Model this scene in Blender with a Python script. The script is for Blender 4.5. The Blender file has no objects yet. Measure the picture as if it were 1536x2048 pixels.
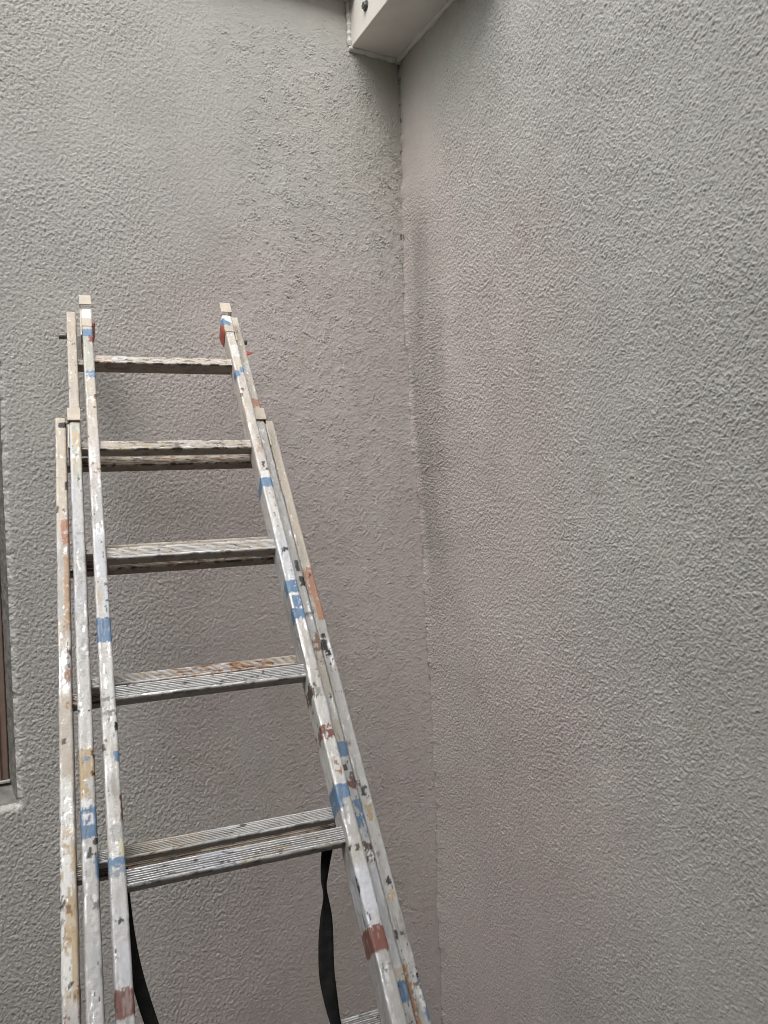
import bpy, math, numpy as np
from mathutils import Vector, Matrix

scene = bpy.context.scene
col = scene.collection

# ------------------------------------------------------------------ camera
H = 1.85                                   # the phone, held a little above the head
TH = math.radians(28.0); SR = 0.0456; CR_ = math.sqrt(1 - SR * SR)
cam_d = bpy.data.cameras.new('camera')
cam = bpy.data.objects.new('camera', cam_d); col.objects.link(cam)
cam_d.sensor_fit = 'VERTICAL'; cam_d.sensor_height = 36.0
cam_d.lens = 36.0 * 1540.0 / 2048.0
cam_d.clip_start = 0.02; cam_d.clip_end = 500
R0 = Vector((math.cos(TH), -math.sin(TH), 0)); FW = Vector((math.sin(TH), math.cos(TH), 0)); UPW = Vector((0, 0, 1))
right = CR_ * R0 - SR * UPW; up = SR * R0 + CR_ * UPW
mw = Matrix((right, up, -FW)).transposed().to_4x4(); mw.translation = (0, 0, H)
cam.matrix_world = mw
scene.camera = cam

# ------------------------------------------------------------------ sky, sun, exposure
SUN_EL, SUN_AZ = math.radians(58), math.radians(-138)      # azimuth from +Y towards +X: behind the camera, to the left
world = bpy.data.worlds.new('World'); scene.world = world; world.use_nodes = True
nt = world.node_tree
bg = nt.nodes['Background']; sky = nt.nodes.new('ShaderNodeTexSky'); sky.sky_type = 'NISHITA'; sky.sun_disc = False
sky.sun_elevation = SUN_EL; sky.sun_rotation = SUN_AZ; sky.air_density = 1.0; sky.dust_density = 4.0
hsv = nt.nodes.new('ShaderNodeHueSaturation'); hsv.inputs['Saturation'].default_value = 0.12   # cloud: a pale grey sky
nt.links.new(sky.outputs['Color'], hsv.inputs['Color']); nt.links.new(hsv.outputs['Color'], bg.inputs['Color'])
bg.inputs['Strength'].default_value = 0.14
sl = bpy.data.lights.new('sun', 'SUN'); sl.energy = 0.9; sl.angle = math.radians(70); sl.color = (1.0, 0.955, 0.90)
sun = bpy.data.objects.new('sun', sl); col.objects.link(sun)
sd = Vector((math.sin(SUN_AZ) * math.cos(SUN_EL), math.cos(SUN_AZ) * math.cos(SUN_EL), math.sin(SUN_EL)))
sun.rotation_euler = sd.to_track_quat('Z', 'Y').to_euler()
scene.cycles.filter_width = 1.0
scene.view_settings.view_transform = 'Standard'; scene.view_settings.look = 'None'
scene.view_settings.exposure = 1.16; scene.view_settings.gamma = 1.0

# ------------------------------------------------------------------ helpers
def smooth(e0, e1, x):
    t = np.clip((x - e0) / (e1 - e0 + 1e-12), 0, 1); return t * t * (3 - 2 * t)

def vnoise(x, y, seed):
    """2-D value noise, about -1..1"""
    xi = np.floor(x).astype(np.int64); yi = np.floor(y).astype(np.int64)
    fx = x - xi; fy = y - yi
    fx = fx * fx * (3 - 2 * fx); fy = fy * fy * (3 - 2 * fy)
    def h(i, j):
        n = (i * 374761393 + j * 668265263 + seed * 1442695041) & 0xFFFFFFFF
        n = ((n ^ (n >> 13)) * 1274126177) & 0xFFFFFFFF
        n = n ^ (n >> 16)
        return (n & 0xFFFFFF) / float(0xFFFFFF) * 2 - 1
    a, b, c, d = h(xi, yi), h(xi + 1, yi), h(xi, yi + 1), h(xi + 1, yi + 1)
    return (a * (1 - fx) + b * fx) * (1 - fy) + (c * (1 - fx) + d * fx) * fy

def fbm(x, y, seed, oct=4, gain=0.55):
    r = 0; a = 1; s = 0
    for o in range(oct):
        r = r + a * vnoise(x * 2 ** o, y * 2 ** o, seed + 17 * o); s += a; a *= gain
    return r / s * 1.5

def mesh_obj(name, verts, faces, mat, parent=None, smooth_=True):
    me = bpy.data.meshes.new(name); me.from_pydata([tuple(v) for v in verts], [], faces); me.update()
    if smooth_: me.polygons.foreach_set('use_smooth', [True] * len(me.polygons))
    me.materials.append(mat)
    o = bpy.data.objects.new(name, me); col.objects.link(o)
    if parent: o.parent = parent
    return o

def grid_mesh(name, P, mat, parent=None, wrap=False, colr=None, metal=None, keep=None, flip=False, caps=False):
    """P: (n, m, 3) points; wrap closes the second direction"""
    n, m = P.shape[:2]
    i = np.arange(n - 1)[:, None]; j = np.arange(m if wrap else m - 1)[None, :]
    j2 = (j + 1) % m
    q = np.stack([i * m + j, i * m + j2, (i + 1) * m + j2, (i + 1) * m + j], -1)
    if keep is not None: q = q[keep]
    q = q.reshape(-1, 4)
    if flip: q = q[:, ::-1]
    nq = len(q)
    loops = q.ravel(); starts = np.arange(nq) * 4
    tot = np.full(nq, 4)
    if caps:
        e0 = np.arange(m)[::-1]; e1 = (n - 1) * m + np.arange(m)
        if flip: e0, e1 = e0[::-1], e1[::-1]
        starts = np.concatenate([starts, [nq * 4, nq * 4 + m]]); tot = np.concatenate([tot, [m, m]])
        loops = np.concatenate([loops, e0, e1])
    me = bpy.data.meshes.new(name)
    me.vertices.add(n * m); me.vertices.foreach_set('co', P.reshape(-1).astype(np.float32))
    me.loops.add(len(loops)); me.loops.foreach_set('vertex_index', loops.astype(np.int32))
    me.polygons.add(len(starts)); me.polygons.foreach_set('loop_start', starts.astype(np.int32))
    sm = np.ones(len(starts), bool)
    if caps: sm[-2:] = False
    me.update(calc_edges=True)
    me.polygons.foreach_set('use_smooth', sm)
    if colr is not None:
        at = me.color_attributes.new('paint', 'FLOAT_COLOR', 'POINT')
        c4 = np.ones((n * m, 4), np.float32); c4[:, :3] = colr.reshape(-1, 3)
        at.data.foreach_set('color', c4.ravel())
    if metal is not None:
        at = me.attributes.new('bare', 'FLOAT', 'POINT'); at.data.foreach_set('value', metal.reshape(-1).astype(np.float32))
    me.materials.append(mat); me.validate()
    o = bpy.data.objects.new(name, me); col.objects.link(o)
    if parent: o.parent = parent
    return o

def box_pts(x0, x1, y0, y1, z0, z1):
    v = [(x, y, z) for z in (z0, z1) for y in (y0, y1) for x in (x0, x1)]
    f = [(0, 2, 3, 1), (4, 5, 7, 6), (0, 1, 5, 4), (2, 6, 7, 3), (0, 4, 6, 2), (1, 3, 7, 5)]
    return v, f

def box(name, x0, x1, y0, y1, z0, z1, mat, parent=None, bevel=0.0):
    v, f = box_pts(x0, x1, y0, y1, z0, z1)
    o = mesh_obj(name, v, f, mat, parent, False)
    if bevel:
        b = o.modifiers.new('bevel', 'BEVEL'); b.width = bevel; b.segments = 2
    return o

def prism(name, outline, axis, a0, a1, mat, parent=None, bevel=0.0):
    """outline: 2-D points; axis 'y' -> (x,z) outline, 'z' -> (x,y) outline"""
    n = len(outline)
    def p(q, t): return (q[0], t, q[1]) if axis == 'y' else ((q[0], q[1], t) if axis == 'z' else (t, q[0], q[1]))
    v = [p(q, a0) for q in outline] + [p(q, a1) for q in outline]
    f = [tuple(range(n))[::-1], tuple(range(n, 2 * n))] + [(i, (i + 1) % n, n + (i + 1) % n, n + i) for i in range(n)]
    o = mesh_obj(name, v, f, mat, parent, False)
    me = o.data
    import bmesh
    bm = bmesh.new(); bm.from_mesh(me); bmesh.ops.recalc_face_normals(bm, faces=bm.faces); bm.to_mesh(me); bm.free()
    if bevel:
        b = o.modifiers.new('bevel', 'BEVEL'); b.width = bevel; b.segments = 2
    return o

def empty(name, loc, label, cat, rot=None, group=None):
    o = bpy.data.objects.new(name, None); col.objects.link(o)
    if rot is not None:
        m = rot.to_4x4(); m.translation = loc; o.matrix_world = m
    else: o.location = loc
    o.empty_display_size = 0.1
    o['label'] = label; o['category'] = cat; o['kind'] = 'thing'
    if group: o['group'] = group
    return o

def tag(o, label, cat, group=None):
    o['label'] = label; o['category'] = cat; o['kind'] = 'thing'
    if group: o['group'] = group
    return o

# ------------------------------------------------------------------ materials
def new_mat(name):
    m = bpy.data.materials.new(name); m.use_nodes = True
    return m, m.node_tree, m.node_tree.nodes['Principled BSDF']

def attr_mat(name, rough, bump=0.0, bscale=300, var=0.1, metal=False, vscale=60):
    m, t, p = new_mat(name)
    a = t.nodes.new('ShaderNodeAttribute'); a.attribute_name = 'paint'
    tc = t.nodes.new('ShaderNodeTexCoord')
    nz = t.nodes.new('ShaderNodeTexNoise'); nz.inputs['Scale'].default_value = vscale; nz.inputs['Detail'].default_value = 5
    t.links.new(tc.outputs['Object'], nz.inputs['Vector'])
    mr = t.nodes.new('ShaderNodeMapRange'); mr.inputs['From Min'].default_value = 0.25; mr.inputs['From Max'].default_value = 0.75
    mr.inputs['To Min'].default_value = 1 - var; mr.inputs['To Max'].default_value = 1 + var
    t.links.new(nz.outputs['Fac'], mr.inputs['Value'])
    mx = t.nodes.new('ShaderNodeVectorMath'); mx.operation = 'SCALE'
    t.links.new(a.outputs['Color'], mx.inputs[0]); t.links.new(mr.outputs['Result'], mx.inputs['Scale'])
    t.links.new(mx.outputs['Vector'], p.inputs['Base Color'])
    p.inputs['Roughness'].default_value = rough
    if metal:
        b = t.nodes.new('ShaderNodeAttribute'); b.attribute_name = 'bare'
        t.links.new(b.outputs['Fac'], p.inputs['Metallic'])
        rr = t.nodes.new('ShaderNodeMapRange'); rr.inputs['To Min'].default_value = rough; rr.inputs['To Max'].default_value = 0.42
        t.links.new(b.outputs['Fac'], rr.inputs['Value']); t.links.new(rr.outputs['Result'], p.inputs['Roughness'])
    if bump:
        n2 = t.nodes.new('ShaderNodeTexNoise'); n2.inputs['Scale'].default_value = bscale; n2.inputs['Detail'].default_value = 4
        t.links.new(tc.outputs['Object'], n2.inputs['Vector'])
        bp = t.nodes.new('ShaderNodeBump'); bp.inputs['Strength'].default_value = 1.0; bp.inputs['Distance'].default_value = bump
        t.links.new(n2.outputs['Fac'], bp.inputs['Height']); t.links.new(bp.outputs['Normal'], p.inputs['Normal'])
    return m

def plain_mat(name, c, rough=0.7, var=0.12, vscale=8, bump=0.0, bscale=200, metal=0.0, c2=None, detail=6):
    m, t, p = new_mat(name)
    tc = t.nodes.new('ShaderNodeTexCoord')
    nz = t.nodes.new('ShaderNodeTexNoise'); nz.inputs['Scale'].default_value = vscale; nz.inputs['Detail'].default_value = detail
    t.links.new(tc.outputs['Object'], nz.inputs['Vector'])
    rp = t.nodes.new('ShaderNodeValToRGB')
    rp.color_ramp.elements[0].position = 0.3; rp.color_ramp.elements[1].position = 0.72
    lo = c2 if c2 else tuple(x * (1 - var) for x in c); hi = tuple(min(1, x * (1 + var)) for x in c) if not c2 else c
    rp.color_ramp.elements[0].color = (*lo, 1); rp.color_ramp.elements[1].color = (*hi, 1)
    t.links.new(nz.outputs['Fac'], rp.inputs['Fac']); t.links.new(rp.outputs['Color'], p.inputs['Base Color'])
    p.inputs['Roughness'].default_value = rough; p.inputs['Metallic'].default_value = metal
    if bump:
        n2 = t.nodes.new('ShaderNodeTexNoise'); n2.inputs['Scale'].default_value = bscale; n2.inputs['Detail'].default_value = 5
        t.links.new(tc.outputs['Object'], n2.inputs['Vector'])
        bp = t.nodes.new('ShaderNodeBump'); bp.inputs['Distance'].default_value = bump
        t.links.new(n2.outputs['Fac'], bp.inputs['Height']); t.links.new(bp.outputs['Normal'], p.inputs['Normal'])
    return m

M_WALL = attr_mat('painted_roughcast', 0.85, bump=0.0009, bscale=420, var=0.05, vscale=45)
M_LADDER = attr_mat('paint_spattered_aluminium', 0.5, bump=0.0004, bscale=500, var=0.07, metal=True, vscale=140)
M_COARSE = plain_mat('roughcast_far', (0.50, 0.49, 0.47), 0.85, 0.06, 30, 0.004, 90)
M_SMOOTH = plain_mat('smooth_cream_paint', (0.72, 0.69, 0.64), 0.6, 0.13, 5, 0.0005, 160)
M_SOFFIT = plain_mat('soffit_paint', (0.46, 0.43, 0.39), 0.7, 0.06, 14, 0.0005, 160)
M_SEAL = plain_mat('sealant', (0.66, 0.64, 0.60), 0.5, 0.07, 40, 0.0008, 90)
M_STEEL = plain_mat('dull_steel', (0.16, 0.16, 0.15), 0.5, 0.35, 200, 0.0003, 400, 0.6)
M_TANMETAL = plain_mat('tan_lacquer', (0.50, 0.44, 0.36), 0.45, 0.09, 70, 0.0003, 300)
M_WEB = plain_mat('black_webbing', (0.006, 0.006, 0.0065), 0.95, 0.4, 60, 0.0006, 700, c2=(0.016, 0.0155, 0.015))
M_WEB.node_tree.nodes['Principled BSDF'].inputs['Specular IOR Level'].default_value = 0.08
M_RED = plain_mat('red_plastic', (0.42, 0.045, 0.03), 0.5, 0.3, 90)
M_MORTAR = plain_mat('rough_grey_mortar', (0.25, 0.245, 0.228), 0.95, 0.25, 35, 0.005, 60, c2=(0.13, 0.127, 0.118))
M_FRAME = plain_mat('brown_window_frame', (0.235, 0.165, 0.135), 0.55, 0.15, 30, 0.0004, 200)
M_GROOVE = plain_mat('dark_brown_bead', (0.09, 0.055, 0.042), 0.6, 0.2, 60)
M_SILLTRIM = plain_mat('pale_sill_strip', (0.42, 0.41, 0.38), 0.6, 0.15, 40)
M_GROUND = plain_mat('concrete_paving', (0.13, 0.125, 0.118), 0.9, 0.3, 3.0, 0.003, 60)
M_OPP = plain_mat('blocker_render', (0.26, 0.245, 0.225), 0.9, 0.08, 2.0, 0.003, 80)
m, t, p = new_mat('dark_glass'); p.inputs['Base Color'].default_value = (0.02, 0.022, 0.022, 1); p.inputs['Roughness'].default_value = 0.06
tcg = t.nodes.new('ShaderNodeTexCoord'); ng = t.nodes.new('ShaderNodeTexNoise'); ng.inputs['Scale'].default_value = 3
bpg = t.nodes.new('ShaderNodeBump'); bpg.inputs['Distance'].default_value = 0.001
t.links.new(tcg.outputs['Object'], ng.inputs['Vector']); t.links.new(ng.outputs['Fac'], bpg.inputs['Height']); t.links.new(bpg.outputs['Normal'], p.inputs['Normal'])
M_GLASS = m

# ------------------------------------------------------------------ ground
gr = mesh_obj('ground', [(-150, -150, 0), (150, -150, 0), (150, 150, 0), (-150, 150, 0)], [(0, 1, 2, 3)], M_GROUND, None, False)
gr['kind'] = 'structure'

# ------------------------------------------------------------------ the two roughcast walls
YW, XC = 2.205, 1.302          # plane of the wall behind the ladder; the corner
WIN = (-0.85, 0.068, H - 0.708, H + 0.42)     # window opening x0,x1,z0,z1
rng = np.random.default_rng(7)

def spectrum(shape, step, lmin, lmax, beta, seed, ax=1.0, az=1.0, ang=0.0):
    """rough noise with wavelengths lmin..lmax (metres), amplitude falling as k^-beta, stretched ax by az"""
    r = np.random.default_rng(seed); n, m = shape
    F = np.fft.rfft2(r.standard_normal((n, m)))
    fz = np.fft.fftfreq(n, step)[:, None]; fx = np.fft.rfftfreq(m, step)[None, :]
    c, s_ = math.cos(ang), math.sin(ang)
    k = np.hypot((fx * c + fz * s_) * ax, (-fx * s_ + fz * c) * az) + 1e-9
    g = k ** (-beta) * smooth(0.6 / lmax, 1.2 / lmax, k) * smooth(1.25 / lmin, 0.75 / lmin, k); g[0, 0] = 0
    h = np.fft.irfft2(F * g, s=(n, m)); return h / h.std()

def saw(v):
    """scales: a slow rise towards the lower lip, then a sharp drop"""
    f = v - np.floor(v); return np.where(f < 0.24, (f / 0.24) ** 1.3, (1 - (f - 0.24) / 0.76) ** 1.25)

STEP, STEP_R = 0.0018, 0.0016

def cells(x, z, sx, sz, seed):
    """scattered points, one per cell: squared distance to the nearest, offset from it, and two random numbers of that point"""
    x = (x / sx).astype(np.float32); z = (z / sz).astype(np.float32)
    xi = np.floor(x).astype(np.int32); zi = np.floor(z).astype(np.int32); fx = x - xi; fz = z - zi
    r = np.random.default_rng(seed)
    i0, j0 = xi.min() - 1, zi.min() - 1; T = r.random((4, zi.max() - j0 + 3, xi.max() - i0 + 3)).astype(np.float32)
    best = np.full(x.shape, 9, np.float32); ox = np.zeros_like(x); oz = np.zeros_like(x); ra = np.zeros_like(x); rb = np.zeros_like(x)
    for a in (-1, 0, 1):
        for b in (-1, 0, 1):
            jj = zi + b - j0; ii = xi + a - i0
            dx = fx - a - T[0][jj, ii]; dz = fz - b - T[1][jj, ii]; d2 = dx * dx + dz * dz
            m = d2 < best
            best = np.where(m, d2, best); ox = np.where(m, dx, ox); oz = np.where(m, dz, oz); ra = np.where(m, T[2][jj, ii], ra); rb = np.where(m, T[3][jj, ii], rb)
    return best, ox, oz, ra, rb
CZ = np.array([-1.85, -1.67, -0.98, -0.47, -0.13, 0.2, 0.58, 0.91, 1.19, 1.495, 1.7])
CD = np.array([0.0, 0.0, 0.016, 0.008, 0.006, -0.010, -0.022, -0.016, -0.005, 0.0, 0.0])
WBASE = np.array([0.478, 0.466, 0.445]); WPINK = np.array([0.488, 0.436, 0.419]); WCREAM = np.array([0.485, 0.450, 0.395]); WGREEN = np.array([0.400, 0.425, 0.350])

def lerp(a, b, f): return a + (b - a) * f[..., None]

CRACKS = [(1.475, .006), (1.43, .010), (1.35, .004), (1.305, .014), (1.25, .005), (1.19, .006), (0.905, .013), (0.87, .005), (0.60, .006), (0.585, .003), (0.47, .004), (-1.155, .012), (-1.33, .006), (-1.05, .004), (0.30, .004)]
def crack_mask(d, zr, seed):
    m = np.zeros(d.shape)
    for zc_, hl in CRACKS: m = np.maximum(m, smooth(hl + 0.002, hl - 0.001, np.abs(zr - zc_)))
    fine_ = (fbm(zr * 30, zr * 0, seed, 4) > 0.45) * (zr < -0.95) * 0.6
    hair = 0.45 * smooth(-0.05, 0.45, fbm(zr * 7, zr * 0, seed + 5, 4))
    m = np.maximum(np.maximum(m, hair * (np.abs(d) < 0.0035)), fine_) * smooth(-0.15, 0.3, fbm(zr * 160, d * 200, seed + 1) + 0.2)
    wv = 0.005 * fbm(zr * 60, zr * 0, seed + 2)
    return 0.92 * m * np.exp(-((d + wv) / (0.0026 + 0.0016 * vnoise(zr * 90, zr * 0, seed + 3))) ** 2)

def corner_shift(zr):
    o = zr * 0
    return np.interp(zr, CZ, CD) + 0.0045 * fbm(zr * 7, o, 61, 3) + 0.0030 * fbm(zr * 38, o + 3, 62, 3)

def left_wall():
    xs = np.arange(-0.14, XC + 0.035, STEP); zs = np.arange(H - 1.72, H + 1.66, STEP)
    X, Z = np.meshgrid(xs, zs); sh = X.shape; zr = Z - H
    wig = 0.05 * fbm(X * 4, Z * 4, 3)
    d = XC + corner_shift(zr) - X                                 # distance from the corner
    # soft rolled lumps; scaly trowel flakes near the corner, dragged downwards high up beside it
    n1_ = spectrum(sh, STEP, 0.0045, 0.020, 1.3, 11, 0.78, 1.15, 0.10); n2_ = spectrum(sh, STEP, 0.008, 0.032, 1.5, 12)
    fine = spectrum(sh, STEP, 0.0048, 0.016, 0.6, 13)
    gate = smooth(-1.0, 0.6, spectrum(sh, STEP, 0.03, 0.12, 1.0, 16))
    wx = 0.0023 * n1_ + 0.003 * n2_; wz = 0.0023 * spectrum(sh, STEP, 0.005, 0.024, 1.3, 17) - 0.003 * n2_
    q, ox, oz, ra, rb = cells(X + wx, Z + wz, 0.0100, 0.0070, 18)
    grain = np.exp(-1.5 * q) * (0.45 + 0.75 * ra)
    lumps = 0.00115 * grain - 0.0004 * oz * gate + 0.00045 * n1_ + 0.00008 * fine
    up_c = smooth(0.30, 0.06, d + wig) * smooth(0.1, 0.9, zr)
    f1 = spectrum(sh, STEP, 0.0065, 0.026, 1.2, 14)
    q, ox, oz, ra, rb = cells(X + 1.25 * wx, Z + 1.25 * wz, 0.0135, 0.0105, 19)
    q2, ox2, oz2, ra2, rb2 = cells(X + 1.5 * wx, Z + 1.5 * wz, 0.0100, 0.021, 20)
    an = (rb - 0.5) * 2.2
    v1 = -(oz * np.cos(an) + ox * np.sin(an)) * (0.25 + 1.1 * ra) + 0.5 * rb
    v2 = -(0.55 * oz2 + ox2 * np.where(rb2 > 0.35, 1.0, -1.0)) * (0.3 + 1.0 * ra2) + 0.4 * rb2
    flakes = (v1 * (1 - up_c) + v2 * up_c) * 0.0024 * (0.15 + 0.85 * gate) + 0.00030 * f1 + 0.00010 * fine
    w = smooth(0.92, 0.36, d + 2.2 * wig + 0.10 * np.clip(-zr, 0, 2))
    amp_w = 0.92 + 0.12 * smooth(-0.5, 0.5, zr) - 0.15 * smooth(-0.9, -1.6, zr)
    h = 1.15 * lumps * (1 - w) * (0.85 + 0.3 * fbm(X * 3, Z * 3, 9)) + (0.74 + 0.25 * up_c) * flakes * w * amp_w
    flat = smooth(1.62, 1.40, zr + 0.5 * wig); h = h * (0.35 + 0.65 * flat)
    h *= 1 - 0.70 * smooth(0.14, 0.04, d + 0.5 * wig) * smooth(1.15, 1.42, zr)
    h += 0.004 * fbm(X * 2.2, Z * 2.2, 21, 3)
    # rounded arris of the window opening
    ex = np.maximum(X - WIN[1], 0); ez = np.maximum(WIN[2] - Z, Z - WIN[3]); ez = np.maximum(ez, 0)
    e = np.hypot(ex, ez) + 0.004 * fbm(X * 60, Z * 60, 5)
    h -= 0.016 * np.clip(1 - e / 0.016, 0, 1) ** 2
    # colour: pinkish lens tint painted in and cream discolouration round the corner, a green tinge high up, faint dirt
    c = np.broadcast_to(WBASE, sh + (3,)).copy()
    n1 = fbm(X * 2.0, Z * 2.0, 31); n2 = fbm(X * 7, Z * 7, 33)
    pk = smooth(1.25, 0.55, d + 0.25 * n1 + 0.08 * n2) * smooth(1.15, 0.45, zr + 0.25 * n1) * (0.85 + 0.25 * n2)
    c = lerp(c, WPINK, np.clip(pk, 0, 1))
    cr = smooth(0.15, 0.8, n1 + 0.5 * n2) * smooth(0.75, 0.4, d); c = lerp(c, WCREAM, 0.35 * cr)
    gn = np.exp(-((d - 0.075 + 0.03 * n2) / 0.07) ** 2) * smooth(0.95, 1.2, zr) * smooth(1.48, 1.30, zr); c = lerp(c, WGREEN, 0.28 * gn)
    st = smooth(0.35, 0.9, fbm(X * 11, Z * 11, 37)) * smooth(-0.1, 0.6, fbm(X * 2.5, Z * 2.5, 38)); c = lerp(c, np.array([0.40, 0.37, 0.30]), 0.30 * st)
    c = lerp(c, WCREAM, 0.45 * smooth(0.26, 0.04, d + 0.04 * n2) * smooth(0.75, 1.05, zr))
    tp = smooth(0.95, 1.65, zr); c = lerp(c, np.array([0.47, 0.465, 0.425]), 0.6 * tp)
    sp = (vnoise(X * 130, Z * 130, 41) > 0.93) & (fbm(X * 3, Z * 3, 42) > 0.1); c[sp] *= 0.75
    c *= (1 + 0.045 * fbm(X * 5, Z * 5, 55, 5) + 0.03 * fbm(X * 20, Z * 3, 56, 4))[..., None]
    crack = crack_mask(d, zr, 45); c = lerp(c, np.array([0.03, 0.027, 0.022]), crack)
    P = np.stack([X, YW - h, Z], -1)
    hole = (X < WIN[1]) & (X > WIN[0]) & (Z > WIN[2]) & (Z < WIN[3])
    keep = ~hole[:-1, :-1]
    return P, c, keep, xs, zs

def right_wall():
    ys = np.arange(0.62, YW + 0.03, STEP_R); zs = np.arange(H - 1.72, H + 1.66, STEP_R)
    Y, Z = np.meshgrid(ys, zs); sh = Y.shape; zr = Z - H
    d = YW - Y
    wig = 0.05 * fbm(Y * 4, Z * 4, 103)
    n1_ = spectrum(sh, STEP_R, 0.0045, 0.019, 1.1, 111, 0.85, 1.15, -0.35); fine = spectrum(sh, STEP_R, 0.0042, 0.010, 0.3, 112)
    n2_ = spectrum(sh, STEP_R, 0.005, 0.019, 1.25, 114, 0.8, 1.2, -0.5)
    gate = smooth(-1.0, 0.7, spectrum(sh, STEP_R, 0.03, 0.12, 1.0, 116))
    n3_ = spectrum(sh, STEP_R, 0.005, 0.022, 1.1, 118)
    wy = 0.0014 * n1_ + 0.0013 * n2_; wz = 0.0014 * n3_ - 0.0013 * n2_
    q, oy, oz, ra, rb = cells(Y + wy, Z + wz + 0.35 * Y, 0.0068, 0.0057, 119)
    g1 = np.clip(1 - 1.25 * q, -0.15, 1) * (0.25 + 1.0 * ra)
    q2, oy2, oz2, ra2, rb2 = cells(Y + wy, Z + wz, 0.0042, 0.0040, 120)
    g2 = np.clip(1 - 1.25 * q2, -0.15, 1) * (0.2 + 1.0 * ra2)
    crisp = 0.0023 * g1 * (0.55 + 0.45 * gate) + 0.0011 * g2 - 0.0006 * oz + 0.0006 * n1_ + 0.00020 * fine
    f1 = spectrum(sh, STEP_R, 0.006, 0.022, 1.2, 113, 1.15, 0.85)
    q, oy, oz, ra, rb = cells(Y + 1.5 * wy, Z + 1.5 * wz, 0.0084, 0.0092, 121); an = (rb - 0.5) * 3.0
    worms = 0.0024 * (-(oz * np.cos(an) + oy * np.sin(an)) * (0.3 + 1.1 * ra) + 0.5 * rb) * (0.35 + 0.65 * gate) + 0.0005 * f1 + 0.00012 * fine
    w = smooth(0.34, 0.14, d + wig) * smooth(0.95, 0.6, zr)
    low = 1 - 0.35 * smooth(-0.4, -1.4, zr)
    h = (0.90 * crisp * (1 - w) + 1.0 * worms * w) * low
    top_calm = smooth(0.92, 1.15, zr + wig) * smooth(0.30, 0.16, d + wig)
    h = h * (1 - 0.85 * top_calm) * (0.9 + 0.25 * fbm(Y * 3, Z * 3, 109))
    h += 0.004 * fbm(Y * 2.2, Z * 2.2, 121, 3)
    big_ = np.interp(zr, CZ, CD); h -= big_ * np.exp(-(d / 0.28) ** 2) + (corner_shift(zr) - big_) * np.exp(-np.clip(d, 0, 9) / 0.022)
    n1 = fbm(Y * 2.0, Z * 2.0, 131); n2 = fbm(Y * 7, Z * 7, 133)
    c = np.broadcast_to(WBASE * np.array([0.985, 1.0, 0.995]), sh + (3,)).copy()
    pk = smooth(1.35, 0.55, d + 0.25 * n1 + 0.08 * n2) * smooth(1.35, 0.65, zr + 0.9 * d - 0.3 + 0.25 * n1) * (0.9 + 0.25 * n2)
    c = lerp(c, WPINK, np.clip(pk, 0, 1))  # pink lens tint painted into the wall colour here too
    cr = smooth(0.33, 0.12, d + 0.05 * n2) * smooth(0.3, 0.9, zr + 0.2 * n1); c = lerp(c, WCREAM, 0.5 * cr)
    gn = np.exp(-((d - 0.33 + 0.05 * n2) / 0.13) ** 2) * smooth(1.0, 1.25, zr); c = lerp(c, WGREEN * 1.07, 0.35 * gn)
    st = smooth(0.35, 0.9, fbm(Y * 11, Z * 11, 137)) * smooth(0.0, 0.6, fbm(Y * 2.5, Z * 2.5, 138)); c = lerp(c, np.array([0.38, 0.35, 0.29]), 0.25 * st)
    sp = (vnoise(Y * 140, Z * 140, 141) > 0.95) & (smooth(1.0, 0.2, d) > rng.random(sh)); c[sp] *= 0.72
    fly = (vnoise(Y * 95, Z * 95, 143) > 0.965) & (zr > 1.0) & (d < 0.5); c[fly] *= 0.25
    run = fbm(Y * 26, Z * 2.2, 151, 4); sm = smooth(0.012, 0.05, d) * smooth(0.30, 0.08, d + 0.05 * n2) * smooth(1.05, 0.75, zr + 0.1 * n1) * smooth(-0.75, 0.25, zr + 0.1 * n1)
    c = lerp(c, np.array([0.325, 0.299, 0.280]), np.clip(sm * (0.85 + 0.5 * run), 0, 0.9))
    c *= (1 + 0.05 * fbm(Y * 5, Z * 5, 155, 5) + 0.035 * fbm(Y * 22, Z * 3, 156, 4))[..., None]
    crack = crack_mask(d - 0.004, zr, 45); c = lerp(c, np.array([0.03, 0.027, 0.022]), crack)
    P = np.stack([XC - h, Y, Z], -1)
    return P, c, ys, zs

LW_LABEL = 'pale grey roughcast wall behind the leaning ladder, with the window at its edge'
RW_LABEL = 'pale grey roughcast wall across the corner from the ladder, bare, with nothing leaning on it'
P, c, keep, xs, zs = left_wall()
lw = grid_mesh('stucco_wall', P, M_WALL, colr=c, keep=keep)
tag(lw, LW_LABEL, 'wall')
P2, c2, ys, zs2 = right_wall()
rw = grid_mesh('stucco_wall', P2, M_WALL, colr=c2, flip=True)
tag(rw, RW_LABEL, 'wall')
ZB, ZT = zs[0] + 0.004, zs[-1]
def sheet(name, quads, mat, parent):
    v, f = [], []
    for q in quads:
        f.append(tuple(range(len(v), len(v) + 4))); v += q
    return mesh_obj(name, v, f, mat, parent, False)
xl = xs[0] + 0.003; yy = YW
def qy(x0, x1, z0, z1): return [(x0, yy, z0), (x1, yy, z0), (x1, yy, z1), (x0, yy, z1)]
sheet('wall_face', [qy(-4, WIN[0], 0, 4.0), qy(WIN[0], xl, 0, WIN[2]), qy(WIN[0], xl, WIN[3], 4.0), qy(xl, XC, 0, ZB), qy(xl, XC, ZT - 0.004, 4.0)], M_COARSE, lw)
def qx(y0, y1, z0, z1): return [(XC, y0, z0), (XC, y0, z1), (XC, y1, z1), (XC, y1, z0)]
yl = ys[0] + 0.003
sheet('wall_face', [qx(-1.499, yl, 0, 4.0), qx(yl, YW, 0, ZB), qx(yl, YW, ZT - 0.004, 4.0)], M_COARSE, rw)

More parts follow.
